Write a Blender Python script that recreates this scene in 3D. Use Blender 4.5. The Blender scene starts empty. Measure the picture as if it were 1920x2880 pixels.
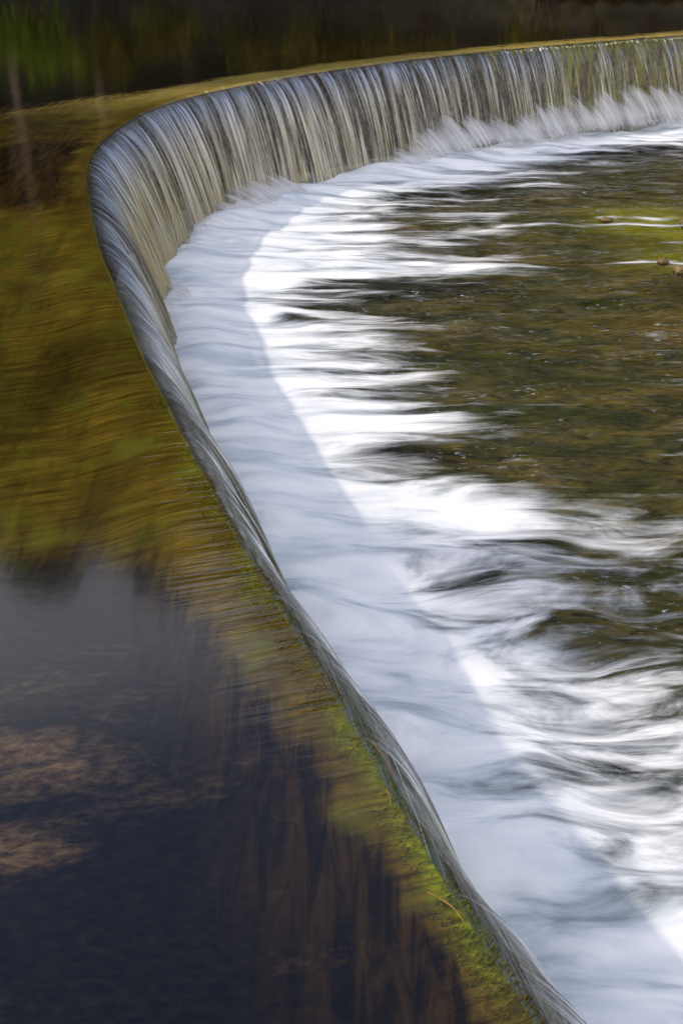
import bpy, bmesh, math, random
import numpy as np
from mathutils import Vector

# ---------------------------------------------------------------- camera, sky, sun, exposure
scn = bpy.context.scene
COL = scn.collection
CAM_H = 3.3          # camera above the pond level (z = 0)
DROP = 1.6           # height of the fall: river level is z = -DROP
cd = bpy.data.cameras.new('camera'); cam = bpy.data.objects.new('camera', cd); COL.objects.link(cam)
cam.location = (0, 0, CAM_H)
cam.rotation_euler = (math.radians(90 - 25.51), 0, 0)
cd.sensor_fit = 'VERTICAL'; cd.sensor_height = 36; cd.lens = 48.98
cd.clip_start = .1; cd.clip_end = 2000
scn.camera = cam

SUN_EL = math.radians(42); SUN_AZ = math.radians(-82)      # from the left, a little beyond
w = bpy.data.worlds.new("World"); scn.world = w; w.use_nodes = True
wn = w.node_tree.nodes; wl = w.node_tree.links; wn.clear()
sky = wn.new('ShaderNodeTexSky'); sky.sky_type = 'NISHITA'; sky.sun_disc = False
sky.dust_density = 1.; sky.air_density = .7; sky.ozone_density = 2; sky.sun_elevation = SUN_EL; sky.sun_rotation = SUN_AZ
bg = wn.new('ShaderNodeBackground'); bg.inputs['Strength'].default_value = .15
wo = wn.new('ShaderNodeOutputWorld')
# thin bright cloud, thicker towards the horizon
tc = wn.new('ShaderNodeTexCoord'); mp = wn.new('ShaderNodeMapping'); mp.inputs['Scale'].default_value = (1, 1, 3.2); wl.new(tc.outputs['Generated'], mp.inputs['Vector'])
cn_ = wn.new('ShaderNodeTexNoise'); cn_.inputs['Scale'].default_value = 2.6; cn_.inputs['Detail'].default_value = 6; wl.new(mp.outputs[0], cn_.inputs['Vector'])
sz_ = wn.new('ShaderNodeSeparateXYZ'); wl.new(tc.outputs['Generated'], sz_.inputs[0])
lo_ = wn.new('ShaderNodeMapRange'); lo_.interpolation_type = 'SMOOTHSTEP'; wl.new(sz_.outputs[2], lo_.inputs['Value'])
for k_, v_ in (('From Min', .46), ('From Max', .64), ('To Min', .42), ('To Max', -.2)): lo_.inputs[k_].default_value = v_
bk_ = wn.new('ShaderNodeMapRange'); bk_.interpolation_type = 'SMOOTHSTEP'; wl.new(sz_.outputs[1], bk_.inputs['Value'])      # unseen cloud added behind the viewer to brighten the shaded foam
for k_, v_ in (('From Min', -.5), ('From Max', .5), ('To Min', .45), ('To Max', 0.)): bk_.inputs[k_].default_value = v_
a0_ = wn.new('ShaderNodeMath'); a0_.operation = 'ADD'; wl.new(cn_.outputs['Fac'], a0_.inputs[0]); wl.new(bk_.outputs[0], a0_.inputs[1])
ad_ = wn.new('ShaderNodeMath'); ad_.operation = 'ADD'; wl.new(a0_.outputs[0], ad_.inputs[0]); wl.new(lo_.outputs[0], ad_.inputs[1])
cr_ = wn.new('ShaderNodeMapRange'); cr_.interpolation_type = 'SMOOTHSTEP'; wl.new(ad_.outputs[0], cr_.inputs['Value'])
for k_, v_ in (('From Min', .45), ('From Max', .85), ('To Min', 0.), ('To Max', .85)): cr_.inputs[k_].default_value = v_
cm_ = wn.new('ShaderNodeMix'); cm_.data_type = 'RGBA'; cm_.inputs[7].default_value = (5.7, 5.65, 6.1, 1)
wl.new(cr_.outputs[0], cm_.inputs[0]); wl.new(sky.outputs[0], cm_.inputs[6]); wl.new(cm_.outputs[2], bg.inputs['Color']); wl.new(bg.outputs[0], wo.inputs['Surface'])

sd = bpy.data.lights.new('sun', 'SUN'); sd.energy = 2.; sd.angle = math.radians(1.4); sd.color = (.68, .605, .50)
sun = bpy.data.objects.new('sun', sd); COL.objects.link(sun)
sdir = Vector((math.sin(SUN_AZ) * math.cos(SUN_EL), math.cos(SUN_AZ) * math.cos(SUN_EL), math.sin(SUN_EL)))
sun.rotation_euler = sdir.to_track_quat('Z', 'Y').to_euler(); sun.location = sdir * 60

scn.view_settings.view_transform = 'Standard'; scn.view_settings.look = 'None'
scn.view_settings.exposure = 1.0; scn.view_settings.gamma = 1
scn.cycles.max_bounces = 10; scn.cycles.transparent_max_bounces = 24
scn.cycles.caustics_reflective = False; scn.cycles.caustics_refractive = False

# ---------------------------------------------------------------- helpers
rng = np.random.default_rng(7)
random.seed(7)
_T = rng.random((64, 64))

def vnoise(x, y, seed=0):
    """smooth value noise in 0..1, period 64"""
    x = np.asarray(x, float) + seed * 17.31; y = np.asarray(y, float) + seed * 9.77
    xi = np.floor(x).astype(int); yi = np.floor(y).astype(int)
    fx = x - xi; fy = y - yi
    fx = fx * fx * (3 - 2 * fx); fy = fy * fy * (3 - 2 * fy)
    a = _T[xi % 64, yi % 64]; b = _T[(xi + 1) % 64, yi % 64]
    c = _T[xi % 64, (yi + 1) % 64]; d = _T[(xi + 1) % 64, (yi + 1) % 64]
    return (a * (1 - fx) + b * fx) * (1 - fy) + (c * (1 - fx) + d * fx) * fy

def fbm(x, y, seed=0, o=3):
    v = 0; a = .5; t = 0
    for i in range(o):
        v = v + a * vnoise(np.asarray(x) * 2 ** i, np.asarray(y) * 2 ** i, seed + i * 3); t += a; a *= .5
    return v / t

def sstep(a, b, x):
    t = np.clip((np.asarray(x, float) - a) / (b - a), 0, 1); return t * t * (3 - 2 * t)

def link(name, me, mat=None, parent=None, smooth=True):
    o = bpy.data.objects.new(name, me); COL.objects.link(o)
    if mat: me.materials.append(mat)
    if smooth: me.polygons.foreach_set('use_smooth', [True] * len(me.polygons))
    if parent is not None: o.parent = parent
    return o

def grid_mesh(name, P, uv=None, attrs=None):
    """P: (rows, cols, 3) -> quad sheet with optional uv and float attributes"""
    r, c = P.shape[:2]
    idx = np.arange(r * c).reshape(r, c)
    q = np.stack([idx[:-1, :-1], idx[:-1, 1:], idx[1:, 1:], idx[1:, :-1]], -1).reshape(-1, 4)
    Pf = P.reshape(-1, 3); nz = np.cross(Pf[q[:, 1]] - Pf[q[:, 0]], Pf[q[:, 3]] - Pf[q[:, 0]])[:, 2].sum()
    if nz < 0: q = q[:, ::-1]              # faces look up and outwards
    me = bpy.data.meshes.new(name)
    me.vertices.add(r * c); me.vertices.foreach_set('co', P.reshape(-1).astype(np.float32))
    me.loops.add(q.size); me.loops.foreach_set('vertex_index', q.reshape(-1).astype(np.int32))
    me.polygons.add(len(q)); me.polygons.foreach_set('loop_start', (np.arange(len(q)) * 4).astype(np.int32))
    me.update(calc_edges=True)
    if uv is not None:
        l = me.uv_layers.new(name='UVMap')
        l.data.foreach_set('uv', uv.reshape(-1, 2)[q.reshape(-1)].astype(np.float32).reshape(-1))
    for k, v in (attrs or {}).items():
        a = me.attributes.new(k, 'FLOAT', 'POINT'); a.data.foreach_set('value', np.asarray(v, np.float32).reshape(-1))
    me.validate(); return me

def tri_mesh(name, V, F):
    me = bpy.data.meshes.new(name); me.from_pydata([tuple(v) for v in V], [], [tuple(f) for f in F]); me.update(); return me

def tag(o, label=None, cat=None, group=None, kind=None):
    if label: o['label'] = label
    if cat: o['category'] = cat
    if group: o['group'] = group
    if kind: o['kind'] = kind
    return o

def empty(name, loc, rz=0):
    o = bpy.data.objects.new(name, None); COL.objects.link(o); o.location = loc; o.rotation_euler = (0, 0, rz)
    o.empty_display_size = .2
    return o

# ---------------------------------------------------------------- the crest line of the weir (plan, metres)
LIP = [(24., 39.), (14.5, 33.3), (10., 30.8), (6.73, 28.86), (5.13, 27.96), (3.78, 27.17), (2.48, 26.25), (1.66, 25.66), (.87, 24.99), (.12, 24.3),
       (-.6, 23.55), (-1.26, 22.75), (-1.76, 22.08), (-2.17, 21.4), (-2.47, 20.8), (-2.7, 20.1), (-2.87, 19.3), (-2.97, 18.5), (-3.01, 17.7),
       (-3.0, 17.0), (-2.91, 16.1), (-2.74, 15.05), (-2.55, 14.03), (-2.35, 13.1), (-2.13, 12.2), (-1.91, 11.38), (-1.66, 10.42), (-1.42, 9.5),
       (-1.25, 8.96), (-1.07, 8.31), (-.87, 7.68), (-.69, 7.06), (-.51, 6.5), (-.36, 6.07), (-.22, 5.67), (-.08, 5.28), (.03, 4.94),
       (.13, 4.63), (.23, 4.34), (.31, 4.08), (.38, 3.9), (.45, 3.7), (.51, 3.53), (.58, 3.33), (.63, 3.2), (.9, 2.4), (1.9, -1.2), (4.2, -9.)]
def catmull(pts, step):
    P = np.array(pts); P = np.vstack([2 * P[0] - P[1], P, 2 * P[-1] - P[-2]])
    out = []
    for i in range(1, len(P) - 2):
        a, b, c, d = P[i - 1:i + 3]; t = np.linspace(0, 1, 60, endpoint=False)[:, None]
        # centripetal-ish: use cardinal with distances
        h = np.linalg.norm(c - b)
        m1 = (c - a) / (np.linalg.norm(c - b) + np.linalg.norm(b - a)) * h
        m2 = (d - b) / (np.linalg.norm(d - c) + np.linalg.norm(c - b)) * h
        out.append((2 * t ** 3 - 3 * t ** 2 + 1) * b + (t ** 3 - 2 * t ** 2 + t) * m1 + (-2 * t ** 3 + 3 * t ** 2) * c + (t ** 3 - t ** 2) * m2)
    Q = np.vstack(out + [P[-2][None]])
    s = np.r_[0, np.cumsum(np.linalg.norm(np.diff(Q, axis=0), axis=1))]
    S = np.arange(0, s[-1], step)
    Q = np.stack([np.interp(S, s, Q[:, 0]), np.interp(S, s, Q[:, 1])], 1)
    k = np.exp(-.5 * (np.arange(-40, 41) * step / .35) ** 2) if step < .1 else np.array([1.]); k /= k.sum()
    if len(k) > 1:
        Qp = np.vstack([np.linspace(Q[0] - (Q[1] - Q[0]) * 40, Q[0] - (Q[1] - Q[0]), 40), Q, np.linspace(Q[-1] + (Q[-1] - Q[-2]), Q[-1] + (Q[-1] - Q[-2]) * 40, 40)])
        Q = np.stack([np.convolve(Qp[:, 0], k, 'valid'), np.convolve(Qp[:, 1], k, 'valid')], 1)
    return S, Q
SS, QQ = catmull(LIP, .02)
TT = np.gradient(QQ, axis=0); TT /= np.linalg.norm(TT, axis=1)[:, None]
NN = np.stack([-TT[:, 1], TT[:, 0]], 1)      # towards the river (downstream)
if NN[len(NN) // 2, 0] < 0: NN = -NN
def lip_at(s):
    x = np.interp(s, SS, QQ[:, 0]); y = np.interp(s, SS, QQ[:, 1])
    nx = np.interp(s, SS, NN[:, 0]); ny = np.interp(s, SS, NN[:, 1]); l = np.hypot(nx, ny)
    return x, y, nx / l, ny / l
def sheet(s, n, z):
    x, y, nx, ny = lip_at(s)
    return np.stack([x + nx * n, y + ny * n, z], -1)
def s_of_y(y):                                # arc length where the crest passes this y
    return float(np.interp(-y, -QQ[:, 1], SS))

# ---------------------------------------------------------------- material helpers
class NT:
    def __init__(self, name):
        self.m = bpy.data.materials.new(name); self.m.use_nodes = True
        self.n = self.m.node_tree.nodes; self.l = self.m.node_tree.links; self.n.clear()
        self.out = self.n.new('ShaderNodeOutputMaterial')
    def node(self, t, **kw):
        nd = self.n.new(t)
        for k, v in kw.items():
            if k.startswith('i_'):
                key = k[2:]; key = int(key) if key.isdigit() else key.replace('_', ' ')
                self.set(nd.inputs[key], v)
            else: setattr(nd, k, v)
        return nd
    def set(self, sock, v):
        if hasattr(v, 'is_linked') or isinstance(v, bpy.types.NodeSocket): self.l.new(v, sock)
        else: sock.default_value = v
    def math(self, op, a, b=None, c=None, clamp=False):
        nd = self.n.new('ShaderNodeMath'); nd.operation = op; nd.use_clamp = clamp
        self.set(nd.inputs[0], a)
        if b is not None: self.set(nd.inputs[1], b)
        if c is not None: self.set(nd.inputs[2], c)
        return nd.outputs[0]
    def ramp01(self, v, a, b):                # smoothstep
        nd = self.n.new('ShaderNodeMapRange'); nd.interpolation_type = 'SMOOTHSTEP'
        self.set(nd.inputs['Value'], v); self.set(nd.inputs['From Min'], a); self.set(nd.inputs['From Max'], b)
        return nd.outputs['Result']
    def scale(self, vec, s):
        nd = self.n.new('ShaderNodeMapping'); self.l.new(vec, nd.inputs['Vector']); nd.inputs['Scale'].default_value = s; return nd.outputs[0]
    def noise(self, vec, scale=1., detail=3., rough=.5, dist=0.):
        nd = self.n.new('ShaderNodeTexNoise'); self.l.new(vec, nd.inputs['Vector'])
        nd.inputs['Scale'].default_value = scale; nd.inputs['Detail'].default_value = detail
        nd.inputs['Roughness'].default_value = rough; nd.inputs['Distortion'].default_value = dist
        return nd.outputs['Fac']
    def uv(self): return self.node('ShaderNodeUVMap', uv_map='UVMap').outputs[0]
    def pos(self): return self.node('ShaderNodeNewGeometry').outputs['Position']
    def obj(self): return self.node('ShaderNodeTexCoord').outputs['Object']
    def attr(self, n): return self.node('ShaderNodeAttribute', attribute_name=n).outputs['Fac']
    def mix(self, f, a, b):
        nd = self.n.new('ShaderNodeMix'); nd.data_type = 'RGBA'
        self.set(nd.inputs[0], f); self.set(nd.inputs[6], a if not isinstance(a, tuple) else (*a[:3], 1)); self.set(nd.inputs[7], b if not isinstance(b, tuple) else (*b[:3], 1))
        return nd.outputs[2]
    def mixs(self, f, a, b):
        nd = self.n.new('ShaderNodeMixShader'); self.set(nd.inputs[0], f); self.l.new(a, nd.inputs[1]); self.l.new(b, nd.inputs[2]); return nd.outputs[0]
    def bump(self, hgt, strength=.3, dist=.05, normal=None):
        nd = self.n.new('ShaderNodeBump'); self.set(nd.inputs['Height'], hgt); nd.inputs['Strength'].default_value = strength; nd.inputs['Distance'].default_value = dist
        if normal is not None: self.l.new(normal, nd.inputs['Normal'])
        return nd.outputs[0]
    def done(self, sh): self.l.new(sh, self.out.inputs['Surface']); return self.m

def comb(nt, x, y, z=0.):
    nd = nt.n.new('ShaderNodeCombineXYZ'); nt.set(nd.inputs[0], x); nt.set(nd.inputs[1], y); nt.set(nd.inputs[2], z); return nd.outputs[0]
def sep(nt, v):
    nd = nt.n.new('ShaderNodeSeparateXYZ'); nt.l.new(v, nd.inputs[0]); return nd.outputs

# ---------------------------------------------------------------- materials
def water_shader(nt, normal, rough=.06, tint=(.93, .95, .9), gcol=(1, 1, 1)):
    fr = nt.node('ShaderNodeFresnel', i_IOR=1.33, i_Normal=normal)
    tr = nt.node('ShaderNodeBsdfTransparent'); tr.inputs['Color'].default_value = (*tint, 1)
    gl = nt.node('ShaderNodeBsdfGlossy', i_Roughness=rough, i_Normal=normal); gl.inputs['Color'].default_value = (*gcol, 1)
    return nt.mixs(fr.outputs[0], tr.outputs[0], gl.outputs[0])

def mat_pond():
    nt = NT('pond_water'); uv = nt.uv(); sp = sep(nt, uv)      # u = along the crest, v = distance upstream
    n = sp[1]
    near = nt.math('SUBTRACT', 1, nt.ramp01(n, .02, .6))
    flow = nt.noise(nt.scale(uv, (7, .55, 1)), 1, 3, .55, .4)
    fine = nt.noise(nt.scale(uv, (30, 1.6, 1)), 1, 2, .5, .2)
    p = nt.pos()
    rip = nt.noise(nt.scale(p, (.9, 5.5, 1)), 1, 3, .55, .5)   # slow ripples along the current
    vert = nt.noise(nt.scale(p, (6, .5, 1)), 1, 2, .5, .3)
    h = nt.math('ADD', nt.math('MULTIPLY', nt.math('MULTIPLY', flow, near), .24), nt.math('MULTIPLY', nt.math('MULTIPLY', fine, near), .07))
    h = nt.math('ADD', h, nt.math('ADD', nt.math('MULTIPLY', rip, .015), nt.math('MULTIPLY', vert, .03)))
    b = nt.bump(h, .5, .06)
    return nt.done(water_shader(nt, b, .09))

def mat_fall():
    nt = NT('falling_water'); uv = nt.uv(); sp = sep(nt, uv)   # v = distance down the sheet
    v = sp[1]
    jag = nt.noise(nt.scale(uv, (13, .1, 1)), 1, 3, .7, 0)
    st = nt.ramp01(nt.math('ADD', v, nt.math('MULTIPLY', nt.math('SUBTRACT', jag, .5), .42)), .03, .24)
    a = nt.noise(nt.scale(uv, (26, .55, 1)), 1, 3, .6, .25)
    b2 = nt.noise(nt.scale(uv, (7.5, .32, 1)), 1, 2, .5, .3)
    c = nt.noise(nt.scale(uv, (75, 1.1, 1)), 1, 1, .5, .1)
    h = nt.math('ADD', nt.math('ADD', nt.math('MULTIPLY', b2, 1.6), nt.math('MULTIPLY', a, .8)), nt.math('MULTIPLY', c, .28))
    h = nt.math('MULTIPLY', h, nt.math('ADD', nt.math('MULTIPLY', st, .9), .1))
    nrm = nt.bump(h, 1., .06)
    clear = water_shader(nt, nrm, .12, (.9, .91, .86))
    gl = nt.node('ShaderNodeBsdfGlossy', i_Roughness=.22, i_Normal=nrm); gl.inputs['Color'].default_value = (.7, .72, .75, 1)
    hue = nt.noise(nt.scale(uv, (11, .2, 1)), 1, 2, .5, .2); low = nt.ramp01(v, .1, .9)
    wc = nt.mix(nt.ramp01(hue, .35, .65), (.47, .37, .20), (.42, .34, .08)); wc = nt.mix(nt.math('MULTIPLY', nt.attr('algal_sheen'), .9), wc, (.95, .94, .88)); wc = nt.mix(nt.math('MULTIPLY', nt.attr('algal_sheen'), nt.ramp01(hue, .42, .55)), wc, (.34, .46, .14)); wc = nt.mix(low, nt.mix(nt.attr('algal_sheen'), (.38, .46, .60), (.92, .93, .95)), wc)  # blue sky sheen at top and silver near strands painted into the colour
    df = nt.node('ShaderNodeBsdfDiffuse', i_Normal=nrm); nt.l.new(wc, df.inputs['Color'])
    tl = nt.node('ShaderNodeBsdfTranslucent', i_Normal=nrm); nt.l.new(wc, tl.inputs['Color'])
    white = nt.mixs(.3, nt.mixs(.25, df.outputs[0], tl.outputs[0]), gl.outputs[0])
    f = nt.math('ADD', nt.math('MULTIPLY', a, .55), nt.math('ADD', nt.math('MULTIPLY', b2, .4), nt.math('MULTIPLY', nt.math('SUBTRACT', c, .1), .34)))
    broad = nt.noise(nt.scale(uv, (1.6, .15, 1)), 1, 3, .6, .3)
    f = nt.math('ADD', f, nt.math('ADD', nt.math('MULTIPLY', nt.ramp01(v, .9, 2.0), .05), nt.math('MULTIPLY', nt.math('SUBTRACT', broad, .53), .34)))
    f = nt.math('MULTIPLY', nt.math('MULTIPLY', nt.ramp01(nt.math('ADD', f, nt.attr('veil')), .55, .70), .95), st)
    jb = nt.noise(nt.scale(uv, (9, .05, 1)), 1, 3, .7, 0)      # the foot frays into separate strands
    cut = nt.ramp01(nt.math('ADD', v, nt.math('MULTIPLY', nt.math('SUBTRACT', jb, .5), .9)), 1.72, 1.86)
    tr = nt.node('ShaderNodeBsdfTransparent')
    return nt.done(nt.mixs(cut, nt.mixs(f, clear, white), tr.outputs[0]))

def mat_river():
    nt = NT('river_water'); p = nt.pos(); dens = nt.attr('foam')
    w1 = nt.noise(nt.scale(p, (.35, .8, 1)), 1, 2, .5)
    ps = sep(nt, p)
    py = nt.math('ADD', ps[1], nt.math('MULTIPLY', nt.math('SUBTRACT', w1, .5), .9))
    q = comb(nt, ps[0], py)
    a = nt.noise(nt.scale(q, (.7, 3.2, 1)), 1, 4, .58, .5)
    b2 = nt.noise(nt.scale(q, (1.6, 13, 1)), 1, 4, .6, .3)
    a2 = nt.noise(nt.scale(q, (1.15, 2.7, 1)), 1, 5, .58, .9); nearf = nt.math('SUBTRACT', 1, nt.ramp01(ps[1], 8.5, 12)); am = nt.node('ShaderNodeMix'); nt.set(am.inputs[0], nearf); nt.set(am.inputs[2], a); nt.set(am.inputs[3], a2); a = am.outputs[0]
    f = nt.math('ADD', nt.math('MULTIPLY', a, .78), nt.math('MULTIPLY', b2, .22))
    t = nt.math('ADD', nt.math('MULTIPLY', nt.math('SUBTRACT', dens, .5), 1.15), nt.math('MULTIPLY', nt.math('SUBTRACT', f, .5), nt.math('ADD', 3.0, nt.math('MULTIPLY', nearf, 1.2))))
    foam = nt.ramp01(t, nt.math('SUBTRACT', -.38, nt.math('MULTIPLY', nearf, .14)), nt.math('ADD', .52, nt.math('MULTIPLY', nearf, .22)))
    # sun glints on the open water, painted in as small white flecks
    fl = nt.noise(nt.scale(q, (8, 34, 1)), 1, 3, .6, 1.2)
    flm = nt.noise(nt.scale(q, (.6, 1.3, 1)), 1, 2, .5)
    glint = nt.math('MULTIPLY', nt.ramp01(fl, .64, .71), nt.ramp01(flm, .38, .58))
    foam = nt.math('MAXIMUM', nt.math('MULTIPLY', foam, .96), nt.math('MULTIPLY', glint, .65))
    h = nt.math('ADD', nt.math('MULTIPLY', a, .7), nt.math('MULTIPLY', b2, .35))
    nw = nt.bump(nt.math('ADD', h, nt.math('MULTIPLY', fl, .1)), .8, .1)
    nf = nt.bump(nt.math('ADD', nt.math('MULTIPLY', a, .8), nt.math('MULTIPLY', b2, .12)), .35, .1)
    clear = water_shader(nt, nw, .1, (.86, .88, .8))
    df = nt.node('ShaderNodeBsdfDiffuse', i_Normal=nf)
    nt.set(df.inputs['Color'], nt.mix(nt.ramp01(a, .32, .62), (.52, .57, .60), (.82, .81, .79)))
    return nt.done(nt.mixs(foam, clear, df.outputs[0]))

def mat_spray():
    nt = NT('spray'); uv = nt.uv(); v = sep(nt, uv)[1]         # v = 0 top of the arc .. 1 at the river
    al = nt.attr('alpha')
    a = nt.noise(nt.scale(uv, (5, .5, 1)), 1, 3, .6, .3)
    b2 = nt.noise(nt.scale(uv, (22, .9, 1)), 1, 2, .6, .3)
    f = nt.math('ADD', nt.math('MULTIPLY', a, .65), nt.math('MULTIPLY', b2, .35))
    f = nt.math('MULTIPLY', nt.ramp01(nt.math('ADD', f, nt.math('MULTIPLY', nt.math('SUBTRACT', al, .5), .7)), .40, .92), nt.ramp01(al, .0, .35))
    df = nt.node('ShaderNodeBsdfDiffuse'); df.inputs['Color'].default_value = (.78, .77, .76, 1)
    tl = nt.node('ShaderNodeBsdfTranslucent'); tl.inputs['Color'].default_value = (.78, .77, .76, 1)
    tr = nt.node('ShaderNodeBsdfTransparent')
    return nt.done(nt.mixs(nt.math('MULTIPLY', f, .93), tr.outputs[0], nt.mixs(.4, df.outputs[0], tl.outputs[0])))

def mat_pondbed():
    nt = NT('pond_bed'); uv = nt.uv(); p = nt.pos(); sp = sep(nt, uv)
    gold = nt.attr('gold'); silt = nt.attr('silt')
    fl = nt.noise(nt.scale(uv, (19, 1.5, 1)), 1, 5, .7, .1)     # algae combed by the current
    n1 = nt.noise(nt.scale(p, (1, 2.2, 1)), 1.3, 5, .6, .6)
    n2 = nt.noise(nt.scale(p, (1, 1.8, 1)), 14, 4, .7, .3)
    n3 = nt.noise(nt.scale(p, (1.5, 1, 1)), 2.2, 3, .5)
    fv0 = nt.noise(nt.scale(p, (12, 1.6, 1)), 1, 5, .65, 1.2)
    alg = nt.mix(nt.ramp01(fl, .3, .72), (.070, .042, .006), (.25, .160, .020))
    alg = nt.mix(nt.math('MULTIPLY', nt.ramp01(nt.noise(nt.scale(p, (3.2, .45, 1)), 1, 4, .6, .6), .42, .68), .65), alg, (.07, .045, .008))
    alg = nt.mix(nt.math('MULTIPLY', nt.ramp01(n3, .5, .72), .7), alg, (.15, .155, .016))
    alg = nt.mix(nt.math('MULTIPLY', nt.ramp01(n2, .5, .75), .4), alg, (.05, .03, .010))
    alg = nt.mix(nt.attr('far'), alg, nt.mix(n3, (.46, .30, .07), (.85, .62, .17)))
    alg = nt.mix(nt.attr('edge'), alg, nt.mix(nt.ramp01(n2, .3, .7), (.11, .10, .006), (.34, .36, .014)))
    dark = nt.mix(nt.ramp01(n2, .35, .75), (.004, .0025, .0015), (.020, .013, .007))  # near-black bed colour also carries the light lost in deeper water
    fv = nt.noise(nt.scale(p, (12, 1.6, 1)), 1, 5, .65, 1.2)
    dark = nt.mix(nt.attr('umber'), dark, nt.mix(nt.ramp01(fv, .35, .7), (.010, .006, .003), (.075, .038, .010)))
    sand = nt.mix(nt.ramp01(n2, .3, .7), (.07, .036, .02), (.28, .165, .08))
    sf = nt.ramp01(nt.math('ADD', silt, nt.math('ADD', nt.math('MULTIPLY', n1, 1.), nt.math('MULTIPLY', n2, .35))), .80, 1.4)
    gf = nt.ramp01(nt.math('ADD', gold, nt.math('ADD', nt.math('MULTIPLY', nt.math('SUBTRACT', n1, .5), .8), nt.math('MULTIPLY', nt.math('SUBTRACT', fv0, .5), .9))), .1, 1.)
    c = nt.mix(gf, nt.mix(sf, dark, sand), alg)
    bs = nt.node('ShaderNodeBsdfDiffuse'); nt.l.new(c, bs.inputs['Color'])
    nt.l.new(nt.bump(n2, .6, .03), bs.inputs['Normal'])
    return nt.done(bs.outputs[0])

def mat_moss():
    nt = NT('moss'); oi = nt.node('ShaderNodeNewGeometry').outputs['Random Per Island']
    g = nt.attr('green')
    a = nt.mix(oi, (.17, .11, .008), (.36, .26, .02)); b = nt.mix(oi, (.14, .17, .008), (.34, .40, .025))
    df = nt.node('ShaderNodeBsdfDiffuse'); nt.l.new(nt.mix(g, a, b), df.inputs['Color'])
    tl = nt.node('ShaderNodeBsdfTranslucent'); nt.l.new(nt.mix(g, a, b), tl.inputs['Color'])
    return nt.done(nt.mixs(.35, df.outputs[0], tl.outputs[0]))

def mat_wall():
    nt = NT('weir_wall'); uv = nt.uv(); p = nt.pos(); sp = sep(nt, uv)
    st = nt.noise(nt.scale(uv, (5, .5, 1)), 1, 4, .6, .4)
    n2 = nt.noise(p, 9, 5, .65)
    moss = nt.attr('mossy')
    c = nt.mix(nt.ramp01(n2, .3, .7), (.035, .026, .016), (.24, .18, .10))
    c = nt.mix(nt.ramp01(nt.math('ADD', nt.math('MULTIPLY', nt.math('SUBTRACT', st, .5), 1.6), moss), .35, .75), c, nt.mix(n2, (.16, .16, .010), (.62, .52, .04)))
    bs = nt.node('ShaderNodeBsdfPrincipled', i_Roughness=.45); nt.l.new(c, bs.inputs['Base Color']); nt.l.new(nt.bump(n2, .8, .05), bs.inputs['Normal'])
    return nt.done(bs.outputs[0])

def mat_riverbed():
    nt = NT('river_bed'); p = nt.pos(); ol = nt.attr('olive')
    n1 = nt.noise(nt.scale(p, (1, 2.4, 1)), .8, 5, .6, .6); n2 = nt.noise(nt.scale(p, (1, 2, 1)), 5, 4, .65, .4)
    c = nt.mix(nt.ramp01(n1, .35, .7), (.11, .108, .026), (.30, .205, .045))
    c = nt.mix(nt.ramp01(n2, .45, .75), c, (.035, .03, .014))
    c = nt.mix(nt.ramp01(ol, .1, .9), c, nt.mix(n2, (.32, .30, .010), (.66, .56, .02)))
    c = nt.mix(nt.math('MULTIPLY', nt.attr('amber'), nt.ramp01(n1, .35, .6)), c, (.40, .21, .035))
    bs = nt.node('ShaderNodeBsdfDiffuse'); nt.l.new(c, bs.inputs['Color']); nt.l.new(nt.bump(n2, .7, .1), bs.inputs['Normal'])
    return nt.done(bs.outputs[0])

def mat_simple(name, c1, c2, scale=8., rough=.8, bump=.4, sc=(1, 1, 1), space='pos'):
    nt = NT(name); p = nt.pos() if space == 'pos' else nt.obj(); n = nt.noise(nt.scale(p, sc), scale, 5, .6, .3)
    bs = nt.node('ShaderNodeBsdfPrincipled', i_Roughness=rough); nt.l.new(nt.mix(nt.ramp01(n, .3, .7), c1, c2), bs.inputs['Base Color'])
    nt.l.new(nt.bump(n, bump, .05), bs.inputs['Normal']); return nt.done(bs.outputs[0])

def mat_leaf(name, c1, c2):
    nt = NT(name); oi = nt.node('ShaderNodeNewGeometry').outputs['Random Per Island']
    col = nt.mix(oi, c1, c2)
    df = nt.node('ShaderNodeBsdfDiffuse'); nt.l.new(col, df.inputs['Color']); tl = nt.node('ShaderNodeBsdfTranslucent'); nt.l.new(col, tl.inputs['Color'])
    return nt.done(nt.mixs(.3, df.outputs[0], tl.outputs[0]))

M_POND = mat_pond(); M_FALL = mat_fall(); M_RIVER = mat_river(); M_SPRAY = mat_spray(); M_BED = mat_pondbed(); M_MOSS = mat_moss()
M_WALL = mat_wall(); M_RBED = mat_riverbed()
M_BANK = mat_simple('bank_earth', (.02, .022, .008), (.075, .06, .025), 2.5)
M_STONE = mat_simple('mossy_stone', (.06, .035, .012), (.22, .15, .04), 9., .6, .8)
M_BARK = mat_simple('bark', (.018, .012, .008), (.10, .07, .045), 3., .9, .8, (3, 3, .5), 'obj')
M_PALEBARK = mat_simple('pale_bark', (.13, .085, .05), (.40, .28, .18), 2.5, .9, .6, (3, 3, .5), 'obj')
M_LEAF_D = mat_leaf('dark_leaves', (.09, .085, .012), (.28, .24, .035))
M_LEAF_G = mat_leaf('green_leaves', (.14, .20, .012), (.42, .50, .035))
M_LEAF_B = mat_leaf('brown_leaves', (.06, .04, .01), (.17, .11, .02))
M_STRAW = mat_simple('dry_stalk', (.18, .08, .02), (.38, .17, .04), 20, .6, .2)
M_OLDLEAF = mat_simple('fallen_leaf', (.10, .035, .012), (.26, .10, .03), 20, .5, .2)

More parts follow.
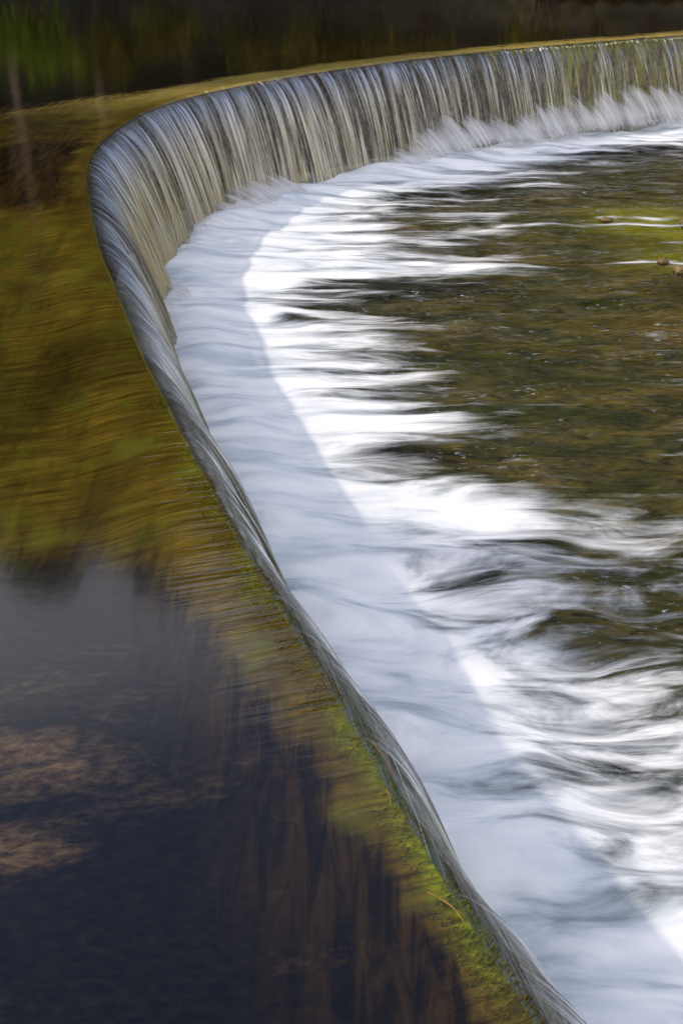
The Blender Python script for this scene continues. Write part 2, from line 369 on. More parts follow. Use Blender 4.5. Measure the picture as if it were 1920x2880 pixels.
# ---------------------------------------------------------------- pond: bed and surface
S_END = SS[-1]
def spaced(lo, hi, f0=.02, k=.02):            # finer near the crest
    out = [lo]; 
    while out[-1] < hi: out.append(out[-1] + f0 + k * out[-1])
    out[-1] = hi; return np.array(out)

s_ = np.arange(0, S_END, .08); n_ = np.r_[spaced(0, 95, .05, .045)]
s2, n2 = np.meshgrid(s_, n_, indexing='ij')
P0 = sheet(s2, -n2, 0 * s2)
def bank_h(X, Y):
    far = sstep(38, 44, Y + .25 * X + 1.2 * np.sin(X * .3)) ; left = sstep(-16, -22, X + .8 * np.sin(Y * .35))
    r = np.maximum(far, left)
    hill = sstep(44, 62, Y + .25 * X) * 11 + sstep(55, 90, Y + .25 * X) * 8 + sstep(-26, -60, X) * 7
    return r, hill
r_, hill_ = bank_h(P0[..., 0], P0[..., 1])
depth = .045 + .10 * sstep(.1, .8, n2) + .30 * sstep(.8, 4, n2) + .8 * sstep(5, 14, n2)
bumpy = .03 * (fbm(s2 * 3, n2 * 3, 1) - .5) * sstep(0, .3, n2) + .08 * (fbm(s2 * .8, n2 * .8, 4) - .5) * sstep(.5, 2, n2)
z = -depth + bumpy + r_ * (1.9 + fbm(P0[..., 0] * .4, P0[..., 1] * .4, 2) * .8) + hill_
X, Y = P0[..., 0], P0[..., 1]
# how golden (algae-covered) the bed is: the crest band everywhere, and the shallow shelf upstream of the middle stretch
band = 1 - sstep(.35, 1.05, n2 + .25 * (fbm(s2 * 1.2, n2, 9) - .5))
band = np.where(Y < 7, 1 - sstep(.03 + .04 * np.clip(Y - 3, 0, 5), .13 + .15 * np.clip(Y - 3, 0, 5), n2 + .16 * (fbm(s2 * 3.5, n2 * 2, 5) - .5) + .10 * (fbm(s2 * 14, n2 * 2, 6) - .5)), band)
shelf = sstep(6.2, 7.0, Y) * (1 - sstep(14.2, 15.0, Y)) * (1 - sstep(5, 9, n2)) * .8
shelf2 = sstep(17.6, 18.6, Y) * (1 - sstep(20, 23, Y + X * .4)) * (1 - sstep(1.5, 4, n2)) * .6
umber = np.maximum(sstep(13.6, 14.6, Y) * (1 - sstep(17.8, 19, Y)) * (1 - sstep(4, 8, n2)), .75 * (1 - sstep(.15, 1., n2 + .3 * (fbm(s2 * 2, n2, 16) - .5))) * (1 - sstep(6.5, 8, Y)))
edge = (1 - sstep(.02, .13, n2 + .10 * (fbm(s2 * 6, n2 * 4, 15) - .5))) * (1 - sstep(6, 10, Y)) * sstep(.3, .6, fbm(s2 * 1.7, 0 * s2, 14)) * (1 - .5 * sstep(4.5, 7, Y))
band = np.where(Y > 20, 1 - sstep(.9, 1.7, n2 + .6 * (fbm(s2 * .8, n2 * .6, 9) - .5)), band)
umber = np.maximum(umber, .55 * sstep(19, 22, Y))
far = sstep(20, 23, Y)
band = np.where((Y > 14) & (Y < 19), 1 - sstep(.02, .4, n2 + .3 * (fbm(s2 * 3, n2, 9) - .5)), band)
gold = np.clip(np.maximum(np.maximum(band, shelf), shelf2), 0, 1)
silt = np.zeros_like(X)
for (cx, cy, rx, ry, a) in [(-1.45, 4.85, .55, .28, .55), (-1.35, 4.25, .35, .16, .5), (-.9, 5.05, .5, .12, .15), (-.75, 3.15, .45, .10, .4), (-1.2, 5.4, .6, .4, .2), (-1., 4.6, 1., .5, .12), (-.5, 3.9, .8, .3, .12), (-.2, 3.6, .4, .12, .15)]:
    silt = np.maximum(silt, a * np.exp(-((X - cx) / rx) ** 2 - ((Y - cy) / ry) ** 2))
me = grid_mesh('pond_bed', np.stack([X, Y, z], -1), np.stack([s2, n2], -1), {'gold': gold, 'silt': silt, 'umber': umber, 'edge': edge, 'far': far})
o = link('pond_bed', me, M_BED); o['kind'] = 'structure'
o.data.materials.append(M_BANK)
mi = (z > .25).astype(int); fi = (mi[:-1, :-1]).reshape(-1); o.data.polygons.foreach_set('material_index', fi.astype(np.int32))

ns_ = np.r_[-0.0, spaced(0.02, 60, .05, .05)]
s3, n3 = np.meshgrid(s_, ns_, indexing='ij')
P = sheet(s3, -n3, 0 * s3)
me = grid_mesh('pond_water', P, np.stack([s3, -n3 * -1], -1))
o = link('pond_water', me, M_POND); o['kind'] = 'structure'

# ---------------------------------------------------------------- the fall
REACH = .8
sf = np.arange(0, S_END, .0125); tf = np.linspace(0, 1, 30) ** 1.15
s4, t4 = np.meshgrid(sf, tf, indexing='ij')
n = t4 * (REACH - .13 * (1 - sstep(8, 13, np.interp(s4, SS, QQ[:, 1]))))
lipn = .05 * (fbm(s4 * 2.2, 0 * s4, 11) - .5) + .03 * (fbm(s4 * 9, 0 * s4, 12) - .5)
v = np.concatenate([np.zeros((len(sf), 1)), np.cumsum(np.hypot(np.diff(n, axis=1), np.diff(DROP * t4 ** 2, axis=1)), axis=1)], 1)
amp = sstep(.02, .5, t4)
strand = .085 * (fbm(s4 * 5, v * .35, 21, 2) - .5) + .05 * (fbm(s4 * 14, v * .45, 23, 2) - .5) + .12 * (fbm(s4 * 1.1, v * .3, 25, 2) - .5)
n = n * (1 + .34 * (fbm(s4 * 1.5, 0 * s4, 31, 2) - .5) + .10 * (fbm(s4 * 5, 0 * s4, 33, 2) - .5)) + amp * strand + lipn * sstep(0, .15, t4) * (1 - sstep(.2, .6, t4))
slope = .08 + .15 * (1 - sstep(7, 15, np.interp(s4, SS, QQ[:, 1])))       # steeper over the near crest
zf = -(DROP + .05) * (slope * (np.sqrt(t4 ** 2 + .05 ** 2) - .05) / (np.sqrt(1 + .05 ** 2) - .05) + (1 - slope) * t4 ** 2)
P = sheet(s4 + .7 * np.maximum(n, 0) * (1 - sstep(8, 16, np.interp(s4, SS, QQ[:, 1]))), n, zf)      # the current runs obliquely over the near crest
yy4 = np.interp(s4, SS, QQ[:, 1]); xx4 = np.interp(s4, SS, QQ[:, 0])
veil = .045 * (1 - sstep(20, 23.5, yy4)) * sstep(8, 12, yy4) - .05 * sstep(1, 4, xx4) * (yy4 > 20) + .015 * (1 - sstep(7, 13, yy4))      # thicker sheet round the bend, thinner at the far end
me = grid_mesh('waterfall', P, np.stack([s4, v], -1), {'veil': veil, 'algal_sheen': 1 - sstep(9, 13, yy4)})  # near crest: green tint plus silver sheen put into the colour
o = link('falling_water', me, M_FALL); o['kind'] = 'structure'

# ---------------------------------------------------------------- the weir itself: wall, crest stones, moss
weir = empty('weir', (QQ[len(QQ) // 2][0], QQ[len(QQ) // 2][1], -DROP)); tag(weir, 'long curved mossy masonry weir with water pouring over its crest', 'weir')
WI = Vector(weir.location)
def under(o, par):                            # parent while keeping world placement
    o.parent = par; o.location = -Vector(par.location); return o
sw = np.arange(0, S_END, .04)
prof = np.array([(-.9, -.70), (-.6, -.45), (-.3, -.25), (-.08, -.12), (0, -.06), (.03, -.09), (.045, -.2), (.05, -.45), (.06, -.75), (.075, -1.05), (.11, -1.35), (.18, -1.7), (.22, -2.2)])
pp = []
for i in range(len(prof) - 1):
    for k in range(3): pp.append(prof[i] + (prof[i + 1] - prof[i]) * k / 3)
pp.append(prof[-1]); pp = np.array(pp)
s5, k5 = np.meshgrid(sw, np.arange(len(pp)), indexing='ij')
nn = pp[k5, 0]; zz = pp[k5, 1]
arc = np.r_[0, np.cumsum(np.hypot(*np.diff(pp, axis=0).T))][k5]
rough = sstep(-.1, -.4, zz)
nn = nn + rough * (.10 * (fbm(s5 * 2, arc * 2.2, 41) - .4) + .05 * (fbm(s5 * 8, arc * 8, 42) - .5)) + .02 * (fbm(s5 * 9, 0 * s5, 12) - .5)
zz = zz + .018 * (fbm(s5 * 7, arc * 7, 44) - .6) * (1 - rough)
P = sheet(s5, nn, zz)
mossy = .10 + .9 * (1 - sstep(11, 16, P[..., 1])) * sstep(-.5, -.05, zz) + .3 * sstep(-.3, -.05, zz) + .42 * sstep(1.5, 4.5, P[..., 0]) * sstep(22, 25, P[..., 1]) - .25 * sstep(-1.15, -1.6, zz)
me = grid_mesh('weir_wall', P, np.stack([s5, arc], -1), {'mossy': mossy})
under(link('wall', me, M_WALL), weir)
# moss on the crest: blades combed downstream by the current
def moss_strip(name, s0, s1, nlo, nhi, count, green, size):
    s = rng.uniform(s0, s1, count); nfrac = rng.random(count) ** 1.8; nb = nlo + (nhi - nlo) * nfrac
    keep = fbm(s * 3.1, nb * 3, 51) + .3 * rng.random(count) - .12 * sstep(7, 11, np.interp(s, SS, QQ[:, 1])) * 4 > .60
    s, nb = s[keep], nb[keep]; m = len(s)
    L = rng.uniform(.5, 1.4, m) * size; wd = rng.uniform(.0022, .005, m) * (size / .05) ** .5; jit = rng.normal(0, .25, m)
    gz = -.042 - .10 * sstep(.1, .8, -nb)
    base = sheet(s, nb, gz); tip = sheet(s + L * jit * .4, nb + L, gz + rng.uniform(.004, .022, m))
    side = sheet(s + wd, nb, gz) - base
    V = np.stack([base - side, base + side, (base + tip) / 2 + side * .8 + [0, 0, .004], tip, (base + tip) / 2 - side * .8 + [0, 0, .004]], 1).reshape(-1, 3)
    F = np.arange(m * 5).reshape(-1, 5)
    me = tri_mesh(name, V, F.tolist()); a = me.attributes.new('green', 'FLOAT', 'POINT')
    gr = np.clip(green(s, nb), 0, 1); a.data.foreach_set('value', np.repeat(gr, 5).astype(np.float32)); return me
def gfun(s, nb):
    y = np.interp(s, SS, QQ[:, 1])
    return (sstep(-.10, .0, nb) * (1 - sstep(5.2, 9, y)) * sstep(.42, .7, fbm(s * 2.3, nb, 61)) + .25 * sstep(.5, .7, fbm(s * 1.5, nb * 2, 63)))
sN = s_of_y(2.5); sM = s_of_y(8.); sF = s_of_y(16)
under(link('moss', moss_strip('moss', s_of_y(10.), sN, .018, -.13, 6000, gfun, .02), M_MOSS, smooth=False), weir)['kind'] = 'stuff'

# ---------------------------------------------------------------- river bed and river
FOAM = """
9999999999999999999999999999
9999999999999999999999999999
9999999999999999999999999999
9999999999999999999999999999
9999999999999999999999999999
9999999999999999999999999999
9999999999999999999999999999
9999999999999999999999999999
9999999999999999999999999999
9999999999999999999999999999
9999999999999999999999999999
9999999999999999999999999999
9999999999987777777777777777
9999999998877777777777777777
9999999998876777777777777777
9999999999854666666666666666
9999999999777777777777777777
9999999999886555555555555555
9999999999986444444444444444
9999999999975444444444444444
9999999999874444444444444444
9999999998874322222222222222
9999999998764211111111111111
9999999998654211111111111111
9999999997555422222222222222
9999999996555322222222222222
9999999996654322222222222222
9999999998753322222222222222
9999999999975322222222222222
9999999999985311111111111111
9999999999874200000000000000
9999999998742100000000000000
9999999875311000000000000000
9999999854211000000000000000
9999998753211111111111111111
9999998765311111111111111111
9999999876421111111111111111
9999999997531000000000000000
9999999986421000000000000000
9999999875310000000000000000
9999998654200000000000000000
9999998643100000000000000000
9999998754200000000000000000
9999999764200000000000000000
9999999752100000000000000000
9999998741100000000000000000
9999998752100000000000000000
9999998753100000000000000000
9999998753100000000000000000
9999998643100000000000000000
9999996432100000000000000000
9999985211000000000000000000
9999985333100000000000000000
9999986433100000000000000000
9999996421100000000000000000
9999985322210000000000000000
9999986433321110000000000000
9999998765554210000000000000
9999998877765321111111111111
9999999888765321111111111111
9999998876653210000000000000
9999998765432100000000000000
9999998765431100000000000000
9999999875432100000000000000
9999999876543211000000000000
9999999875443210000000000000
9999999865433210000000000000
9999999865433210000000000000
9999999864333210000000000000
9999999764332210000000000000
9999999864322210000000000000
9999999864322110000000000000
9999999874321111000000000000
9999999875322111000000000000
9999999876432111000000000000
9999999986533211000000000000
9999999987643221100000000000
9999999988654332110000000000
9999999998765443211000000000
9999999999876654211000000000
9999999999988754311000000000
9999999999998765321110000000
9999999999998765421110000000
9999999999998875422110000000
9999999999999876432110000000
9999999999999886543211111111
9999999999999987653211111111
9999999999999988764321111111
9999999999999998765321111111
9999999999999998876432211111
9999999999999999887654333333
9999999999999999998776544444
9999999999999999999887655555
9999999999999999999988766666
9999999999999999999998877777
9999999999999999999998887777
9999999999999999999999988888
9999999999999999999999999999
9999999999999999999999999999
9999999999999999999999999999
9999999999999999999999999999
9999999999999999999999999999
9999999999999999999999999999
9999999999999999999999999999
9999999999999999999999999999
9999999999999999999999999999
9999999999999999999999999999
9999999999999999999999999999
"""
G = np.array([[int(c) for c in r] for r in FOAM.split()], float) / 9.
def foam_density(X, Y):
    """foam cover of the river, surveyed on a plan grid: rows every 0.25 m from Y = 3, columns every 0.4 m from X = -3"""
    fy = np.clip((Y - 3) / .25, 0, G.shape[0] - 1.001); fx = np.clip((X + 3) / .4, 0, G.shape[1] - 1.001)
    i = fy.astype(int); j = fx.astype(int); a = fy - i; b = fx - j
    d = (G[i, j] * (1 - b) + G[i, j + 1] * b) * (1 - a) + (G[i + 1, j] * (1 - b) + G[i + 1, j + 1] * b) * a
    for (cx, cy, wx, wy, am) in [(3.6, 19.85, 1.5, .13, .62), (4.4, 17.85, .75, .10, .66), (4.3, 20.3, .9, .08, .45)]:
        d = np.maximum(d, am * np.exp(-((X - cx) / wx) ** 4 - ((Y - cy - .06 * np.sin(X * 5)) / wy) ** 2))
    d = d * (1 - sstep(5.5, 12, X) * (Y < 24))
    return np.where(Y < 4.5, d * (1 - sstep(3, 8, X)), d)
rx = np.r_[np.arange(-4, 9, .035), 9 + spaced(0, 45, .05, .12)]
ry = np.r_[-18 + np.arange(0, 21, .4), np.arange(3, 30.5, .028), 30.5 + spaced(0, 40, .1, .1)]
X, Y = np.meshgrid(rx, ry, indexing='xy')
# signed distance downstream of the crest (coarse, good enough for damping)
cs = QQ[::10]; cn = NN[::10]
def dist_crest(X, Y):
    xs = X.ravel(); ys = Y.ravel(); out = np.empty(len(xs))
    for a in range(0, len(xs), 20000):
        dx = xs[a:a + 20000, None] - cs[None, :, 0]; dy = ys[a:a + 20000, None] - cs[None, :, 1]
        k = np.argmin(dx * dx + dy * dy, 1); r = np.arange(len(k))
        out[a:a + 20000] = dx[r, k] * cn[k, 0] + dy[r, k] * cn[k, 1]
    return out.reshape(X.shape)
Xc, Yc = X[::6, ::6], Y[::6, ::6]; Dc = dist_crest(Xc, Yc)
def bil(A, fy, fx):
    fy = np.clip(fy, 0, A.shape[0] - 1.001); fx = np.clip(fx, 0, A.shape[1] - 1.001); i = fy.astype(int); j = fx.astype(int); a = fy - i; b = fx - j
    return (A[i, j] * (1 - b) + A[i, j + 1] * b) * (1 - a) + (A[i + 1, j] * (1 - b) + A[i + 1, j + 1] * b) * a
I, J = np.meshgrid(np.arange(X.shape[0]), np.arange(X.shape[1]), indexing='ij')
D = bil(Dc, I / 6., J / 6.)
wy = Y + .35 * (fbm(X * .5, Y * .7, 71) - .5)
dens = foam_density(X, Y)
dens = dens - .03 * sstep(1.3, 2.4, D) * sstep(7.5, 10, Y) + .28 * (1 - sstep(1.1, 2.1, D)) * (1 - sstep(21, 24, Y))
dens = dens - .17 * sstep(1.6, 3.2, D) * (1 - sstep(8.6, 9.6, Y))
turb = .35 + .65 * np.exp(-np.clip(D - .8, 0, 9) / 2.5)
wave = .13 * (fbm(X * .75, wy * 1.9, 73, 3) - .5) * (.35 + .65 * sstep(.1, .8, dens)) + (.045 * (fbm(X * 1.8, wy * 5.5, 75, 2) - .5) + .02 * (fbm(X * 4, wy * 14, 79, 2) - .5)) * (1 - .6 * sstep(.6, 1, dens))
big = .30 * (fbm(X * .55, wy * 1.1, 77, 2) - .5) * (1 - sstep(7.5, 11, Y)) * sstep(.1, .6, dens)
boil = .12 * np.exp(-((D - 1.0) / .45) ** 2) * (fbm(X * 1.5, Y * 1.5, 81) * 1.2)
Z = -DROP + (wave + big) * (.6 + .6 * turb) + boil
me = grid_mesh('river_water', np.stack([X, Y, Z], -1), None, {'foam': dens})
o = link('river_water', me, M_RIVER); o['kind'] = 'structure'

bx = np.r_[-5 + np.arange(0, 17, .12), 12 + spaced(0, 70, .2, .08)]; by = np.r_[-40 + spaced(0, 40, .8, 0), np.arange(.4, 32, .12), 32 + spaced(0, 60, .3, .06)]
X, Y = np.meshgrid(bx, by, indexing='xy')
Zb = -DROP - .32 + .22 * (fbm(X * .8, Y * .9, 91) - .5) + .10 * (fbm(X * 3, Y * 3, 93) - .5) + sstep(15, 21, X + .06 * Y + np.sin(Y * .3)) * (2.6 + fbm(X * .4, Y * .4, 95)) + 6 * sstep(24, 60, X)
olive = np.exp(-((X - 4.9) / 1.3) ** 2 - ((Y - 21.2) / 1.4) ** 2) + .6 * np.exp(-((X - 4.8) / 1.2) ** 2 - ((Y - 19) / .7) ** 2)
me = grid_mesh('river_bed', np.stack([X, Y, Zb], -1), None, {'olive': olive, 'amber': .8 * np.exp(-((X - 4.6) / .9) ** 2 - ((Y - 15.3) / 2.2) ** 2)})
o = link('river_bed', me, M_RBED); o['kind'] = 'structure'; o.data.materials.append(M_BANK)
o.data.polygons.foreach_set('material_index', (Zb[:-1, :-1] > -DROP + .2).astype(np.int32).reshape(-1))

gx = np.linspace(-900, 900, 40); X, Y = np.meshgrid(gx, gx, indexing='xy')
me = grid_mesh('ground', np.stack([X, Y, -3.2 + 0 * X], -1)); o = link('ground', me, M_BANK); o['kind'] = 'structure'

# ---------------------------------------------------------------- spray arcs at the foot of the fall
def height_table(s, tab):
    t = sorted(tab); return np.interp(s, [a for a, b in t], [b for a, b in t])
def sx(X, Y):                                 # arc length of the crest point nearest to a plan point
    k = np.argmin((QQ[:, 0] - X) ** 2 + (QQ[:, 1] - Y) ** 2); return SS[k]
def spray_sheet(seed, lo, tab, n0, reach, al0):
    s = np.arange(lo[0], lo[1], .03); t = np.linspace(0, 1, 22)
    S, T = np.meshgrid(s, t, indexing='ij')
    hgt = height_table(S, tab) * (.55 + .75 * fbm(S * 1.6, 0 * S, seed) + .35 * (fbm(S * 5, 0 * S, seed + 3) - .5))
    hgt = np.maximum(hgt, .02)
    rch = reach * (.7 + .6 * fbm(S * 1.3, 0 * S, seed + 5))
    nn_ = n0 + rch * T + .04 * (fbm(S * 6, T * 2, seed + 6) - .5)
    zz_ = -DROP - .04 + hgt * (1 - T ** 2)
    slant = S - T * .25
    al = al0 * sstep(0, .6, T + .45 * (fbm(S * 5, T, seed + 9) - .5)) * (.5 + .5 * T) * sstep(.02, .16, hgt) * (1 - .9 * sstep(.72, .98, T))
    me = grid_mesh('spray', sheet(slant, nn_, zz_), np.stack([S, T], -1), {'alpha': al}); return me
spots = [(14.5, 33.3, 1.0), (6.73, 28.86, .85), (5.1, 28, .9), (4.4, 27.5, .95), (3.2, 26.8, .8), (2.2, 26., .8), (1.2, 25.3, .85), (.5, 24.7, .5), (-.1, 24.1, .06),
         (-1.2, 22.75, .06), (-1.7, 22.1, .42), (-2.1, 21.4, .46), (-2.4, 20.8, .36), (-2.7, 20.1, .22), (-2.95, 18.5, .16), (-3., 17.3, .16), (-2.95, 16.4, .2), (-2.8, 15.4, .16), (-2.6, 14.3, .1), (-1.2, 8.8, .06)]
tab = [(sx(a, b), c) for a, b, c in spots]
s_lo, s_hi = sx(14.5, 33.3), sx(-1.2, 8.8)
sp1 = link('spray', spray_sheet(101, (s_lo, s_hi), tab, .35, .95, 1.), M_SPRAY)
tag(sp1, 'white spray arcs fanning out where the falling water hits the foot of the weir', 'spray', 'spray along the foot of the weir', 'stuff')
me2 = spray_sheet(131, (s_lo, s_hi), [(a, b * .75) for a, b in tab], .55, .8, .9)
sp2 = link('spray', me2, M_SPRAY)
tag(sp2, 'lower outer mist of splashing water in front of the weir foot', 'spray', 'spray along the foot of the weir', 'stuff')

# ---------------------------------------------------------------- rocks in the river, twigs and leaves on the crest
def rock(loc, r, seed, label):
    bm = bmesh.new(); bmesh.ops.create_icosphere(bm, subdivisions=4, radius=1)
    for v in bm.verts:
        c = v.co.copy(); k = 1 + .5 * (float(fbm(c.x * 1.5 + seed, c.y * 1.5 + c.z, seed)) - .5) + .35 * (float(fbm(c.x * 5 + c.z * 3, c.y * 5 + c.z, seed + 2)) - .5)
        v.co = Vector((c.x * r[0] * k, c.y * r[1] * k, c.z * r[2] * k * (.7 + .6 * float(fbm(c.x * 3 + seed, c.y * 3, seed + 4)))))
    me = bpy.data.meshes.new('rock'); bm.to_mesh(me); bm.free()
    o = link('rock', me, M_STONE); o.location = loc; tag(o, label, 'rock', 'rocks breaking the river surface')
rock((4.35, 17.45, -DROP), (.11, .09, .075), 3, 'brown mossy rock poking through foam at the right edge, larger of the close pair')
rock((4.2, 17.85, -DROP + .01), (.08, .06, .05), 5, 'small flat brown rock just behind the larger mossy one')
rock((3.85, 20.15, -DROP), (.10, .06, .045), 8, 'low brown rock tip behind the long foam streak')
rock((4.98, 20.0, -DROP - .02), (.09, .09, .08), 11, 'upright brown rock at the right edge where white streaks meet')

def stalk(pts, r, mat, name, label, cat, grp=None):
    V = []; F = []; k = 6
    pts = [Vector(p) for p in pts]; c0 = pts[0].copy()
    for i, p in enumerate(pts):
        d = (pts[min(i + 1, len(pts) - 1)] - pts[max(i - 1, 0)]).normalized(); a = d.orthogonal().normalized(); b = d.cross(a)
        rr = r * (1 - .5 * i / (len(pts) - 1)) * (1.15 if i % 3 == 0 else 1)
        for j in range(k):
            t = j / k * 2 * math.pi; V.append(p - c0 + (a * math.cos(t) + b * math.sin(t)) * rr)
    for i in range(len(pts) - 1):
        for j in range(k): F.append((i * k + j, i * k + (j + 1) % k, (i + 1) * k + (j + 1) % k, (i + 1) * k + j))
    F.append(tuple(range(k))[::-1]); F.append(tuple((len(pts) - 1) * k + j for j in range(k)))
    o = link(name, tri_mesh(name, V, F), mat); o.location = c0; tag(o, label, cat, grp); return o
def crest_curve(y0, n0, y1, n1, z0, z1, bend=.01, m=9):
    sa, sb = s_of_y(y0), s_of_y(y1); out = []
    for i in range(m):
        t = i / (m - 1); s = sa + (sb - sa) * t; nn_ = n0 + (n1 - n0) * t + bend * math.sin(t * math.pi)
        out.append(sheet(np.array(s), np.array(nn_), np.array(z0 + (z1 - z0) * t + bend * .4 * math.sin(t * 3))).tolist())
    return out
G1 = 'dry stalks caught on the mossy crest'
stalk(crest_curve(3.86, -.10, 3.66, -.045, .0, .004, .02), .0022, M_STRAW, 'dry_stalk', 'orange dry stalk curving over green moss near the bottom of the crest', 'stalk', G1)
stalk(crest_curve(4.42, -.03, 4.33, -.05, .0, .0, .008), .0016, M_STRAW, 'dry_stalk', 'short orange stalk lying across the crest above the long curved one', 'stalk', G1)

stalk(crest_curve(4.72, .02, 4.5, .03, .006, .0, .01), .0016, M_STRAW, 'dry_stalk', 'pale grass stem hooked over the lip beside bright moss', 'stalk', G1)
def leaf(loc, rz, size, label):
    V = []; 
    for i in range(9):
        t = i / 8; wv = math.sin(t * math.pi) ** .8 * .32
        V += [((t - .5) * size, -wv * size, .03 * size * math.sin(t * 5)), ((t - .5) * size, 0, -.05 * size), ((t - .5) * size, wv * size, .04 * size * math.cos(t * 4))]
    F = []
    for i in range(8):
        for j in range(2): F.append((i * 3 + j, i * 3 + j + 1, i * 3 + j + 4, i * 3 + j + 3))
    me = tri_mesh('fallen_leaf', V, F); o = link('fallen_leaf', me, M_OLDLEAF); md = o.modifiers.new('thick', 'SOLIDIFY'); md.thickness = .004
    o.location = loc; o.rotation_euler = (.1, .15, rz); tag(o, label, 'leaf', 'leaves stranded on the far crest')
for (yy, nb, rz, sz, lab) in [(28.35, -.05, .3, .22, 'brown leaf stranded on the crest closest to the right edge'), (27.45, -.06, 2.2, .17, 'small dark leaf on the far crest left of the rightmost leaf'),
                              (26.6, -.08, 1.1, .2, 'curled brown leaf on the far crest above the mossy streaks'), (25.3, -.06, .4, .14, 'tiny brown leaf on the crest above the widest spray')]:
    s = s_of_y(yy); p = sheet(np.array(s), np.array(nb), np.array(.015)); leaf(p.tolist(), rz, sz, lab)

# ---------------------------------------------------------------- trees and shrubs of the banks (seen mirrored in the pond)
def limb(V, F, p0, p1, r0, r1, k=8, seg=5, wob=.15):
    base = len(V); p0 = Vector(p0); p1 = Vector(p1); d = (p1 - p0).normalized(); a = d.orthogonal().normalized(); b = d.cross(a); L = (p1 - p0).length
    ph = random.random() * 6
    for i in range(seg + 1):
        t = i / seg; c = p0.lerp(p1, t) + (a * math.sin(t * 3 + ph) + b * math.cos(t * 4 + ph)) * wob * L * .12 * math.sin(t * math.pi); r = r0 + (r1 - r0) * t
        for j in range(k):
            th = j / k * 2 * math.pi; V.append(c + (a * math.cos(th) + b * math.sin(th)) * r)
    for i in range(seg):
        for j in range(k): F.append((base + i * k + j, base + i * k + (j + 1) % k, base + (i + 1) * k + (j + 1) % k, base + (i + 1) * k + j))
def leaves(centres, radii, count, size):
    c = np.array(centres); r = np.array(radii); k = rng.integers(0, len(c), count)
    d = rng.normal(size=(count, 3)); d /= np.linalg.norm(d, axis=1)[:, None]
    p = c[k] + d * (r[k] * rng.random(count)[:, None] ** .45)
    a = rng.normal(size=(count, 3)); a /= np.linalg.norm(a, axis=1)[:, None]; b = np.cross(a, rng.normal(size=(count, 3))); b /= np.linalg.norm(b, axis=1)[:, None]
    sz = (rng.uniform(.5, 1.3, count) * size)[:, None]
    V = np.stack([p - a * sz, p - b * sz * .55, p + a * sz, p + b * sz * .55], 1).reshape(-1, 3); return V, np.arange(count * 4).reshape(-1, 4)
def make_tree(name, h, crown_lo, rad, n_clump, nl, leafm, bark, label, group, lsize=.27, r0=.28):
    root = empty(name, (0, 0, 0)); tag(root, label, 'tree', group)
    V, F = [], []; top = Vector((random.uniform(-.3, .3), random.uniform(-.3, .3), h * .9)); limb(V, F, (0, 0, -.6), top, r0, .05, 10, 9, .18)
    C, R = [], []
    for i in range(n_clump):
        t = crown_lo + (1 - crown_lo) * (i + .5) / n_clump; ang = i * 2.4 + random.random(); sp = rad * math.sin(math.pi * min(1, (t - crown_lo) / (1 - crown_lo) * .8 + .2)) * random.uniform(.45, 1)
        c = Vector((math.cos(ang) * sp, math.sin(ang) * sp, h * t)); fork = top * (max(.15, t - .22)); limb(V, F, fork, c, .09 * (1.2 - t), .02, 5, 4, .4)
        rr = random.uniform(.28, .48) * rad; C.append(tuple(c)); R.append((rr, rr, rr * .7))
    link('trunk', tri_mesh('trunk', V, F), bark, root)
    LV, LF = leaves(C, R, nl, lsize); link('crown', tri_mesh('crown', LV, LF.tolist()), leafm, root, smooth=False)
    return root
def copy_tree(o):
    c = o.copy(); COL.objects.link(c)
    for ch in list(o.children): d = ch.copy(); COL.objects.link(d); d.parent = c
    return c
GF = 'trees on the far bank beyond the pond'; GL = 'trees on the left bank'
protoA = make_tree('tree', 20, .20, 4.6, 34, 16000, M_LEAF_D, M_BARK, 'tall dark leafy tree on the far bank mirrored in the pond', GF)
protoB = make_tree('tree', 16, .30, 3.8, 24, 9000, M_LEAF_G, M_BARK, 'lower green leafy tree on the far bank mirrored in the pond', GF)
protoC = make_tree('tree', 20, .45, 3.2, 18, 3200, M_LEAF_B, M_PALEBARK, 'pale trunked thin brown-leaved tree on the far bank mirrored in the pond', GF, r0=.17)
def ground_z(x, y):
    r, hl = bank_h(np.array(float(x)), np.array(float(y))); return float(r) * 2.1 + float(hl) - .1
used = set()
def place(proto, x, y, sc, rz, grp=None, lab=None):
    o = proto if proto.name not in used else copy_tree(proto); used.add(proto.name)
    o.location = (x, y, ground_z(x, y)); o.rotation_euler = (0, 0, rz); o.scale = (sc, sc, sc)
    if grp: o['group'] = grp
    if lab: o['label'] = lab
rr = random.Random(5)
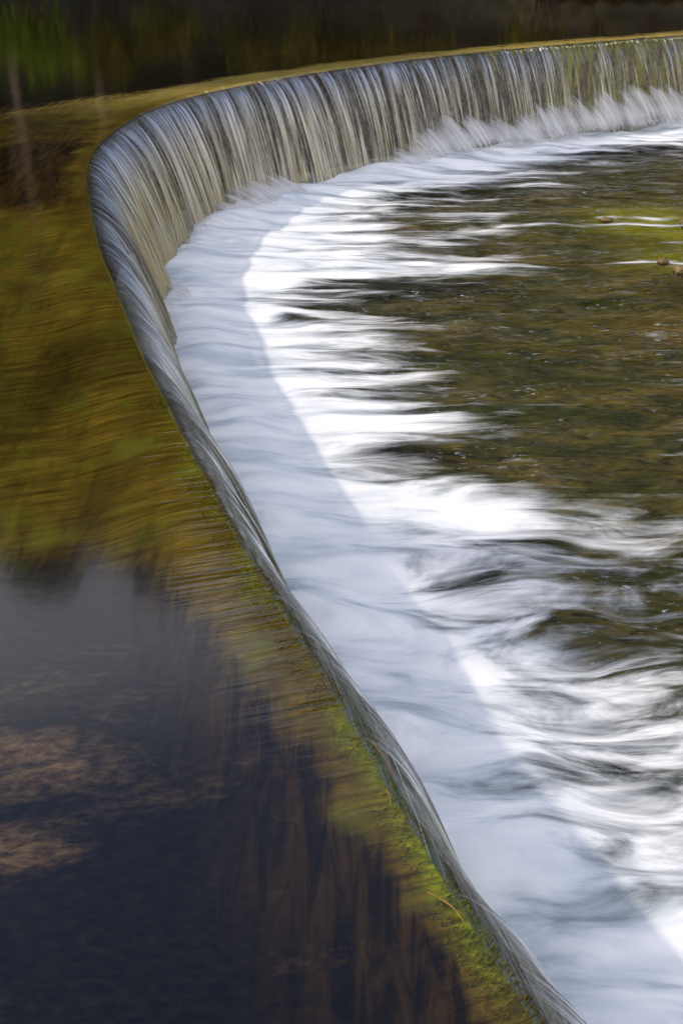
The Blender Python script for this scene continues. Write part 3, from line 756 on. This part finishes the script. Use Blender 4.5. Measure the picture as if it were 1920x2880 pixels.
for i, (x, y, k) in enumerate([(-21, 49, 'B'), (-17.5, 47, 'C'), (-15.5, 49, 'B'), (-13.6, 46, 'C'), (-12, 48.5, 'B'), (-10.4, 45.5, 'C'), (-8.5, 47.5, 'B'), (-7.4, 45, 'C'), (-5, 47, 'A'), (-2.5, 45.5, 'A'), (0, 46.5, 'A'), (2.6, 44.5, 'A'),
                               (5, 46, 'A'), (7.5, 43.5, 'A'), (10, 45, 'A'), (12.6, 43, 'A'), (15.5, 44, 'A'), (18.5, 42, 'A'), (22, 42, 'A'), (26, 41, 'A'),
                               (-19, 55, 'A'), (-13, 54, 'A'), (-7.5, 53, 'A'), (-2, 53, 'A'), (4, 52, 'A'), (10, 51, 'A'), (16, 49.5, 'A'), (22, 48, 'A')]):
    place({'A': protoA, 'B': protoB, 'C': protoC}[k], x, y, rr.uniform(.95, 1.1) * (.86 if k == 'C' else 1.12 if k == 'B' else 1), rr.random() * 6)
for i, (x, y, sc) in enumerate([(-20, 36, 1.), (-22, 29, 1.), (-24, 2, .62), (-23, 44, 1.)]):
    place(protoA, x, y, sc, rr.random() * 6, GL, 'dark leafy tree standing on the left bank of the pond')
place(protoC, -17.2, 11.5, .84, 1., GL, 'thin brown-leaved tree standing alone on the left bank of the pond')
[o for o in COL.objects if o.get('label', '').startswith('thin brown-leaved')][0].scale = (.5, .5, .86)
def make_shrub(label, grp, leafm):
    root = empty('shrub', (0, 0, 0)); tag(root, label, 'shrub', grp); V, F = [], []; C, R = [], []
    for i in range(9):
        a = i * 2.4; r = random.uniform(.2, .9); c = Vector((math.cos(a) * r, math.sin(a) * r, random.uniform(.5, 1.5))); limb(V, F, (c.x * .2, c.y * .2, -.2), c, .03, .01, 5, 3)
        C.append(tuple(c)); R.append((.55, .55, .5))
    link('stems', tri_mesh('stems', V, F), M_BARK, root); LV, LF = leaves(C, R, 1500, .08); link('foliage', tri_mesh('foliage', LV, LF.tolist()), leafm, root, smooth=False); return root
shg = make_shrub('bright green shrub at the water edge of the far bank', 'bright shrubs along the far bank', M_LEAF_G)
shd = make_shrub('dark brown-green shrub at the water edge of the far bank', 'dark shrubs along the far bank', M_LEAF_D)
for i in range(26):
    x = -20 + i * 1.9 + rr.uniform(-.5, .5); yb = 40.5 - .25 * x - 1.2 * math.sin(x * .3)
    place(shg if x < -6 and i % 4 != 3 else shd, x, yb + rr.uniform(-.5, .8), rr.uniform(.9, 1.5), rr.random() * 6)
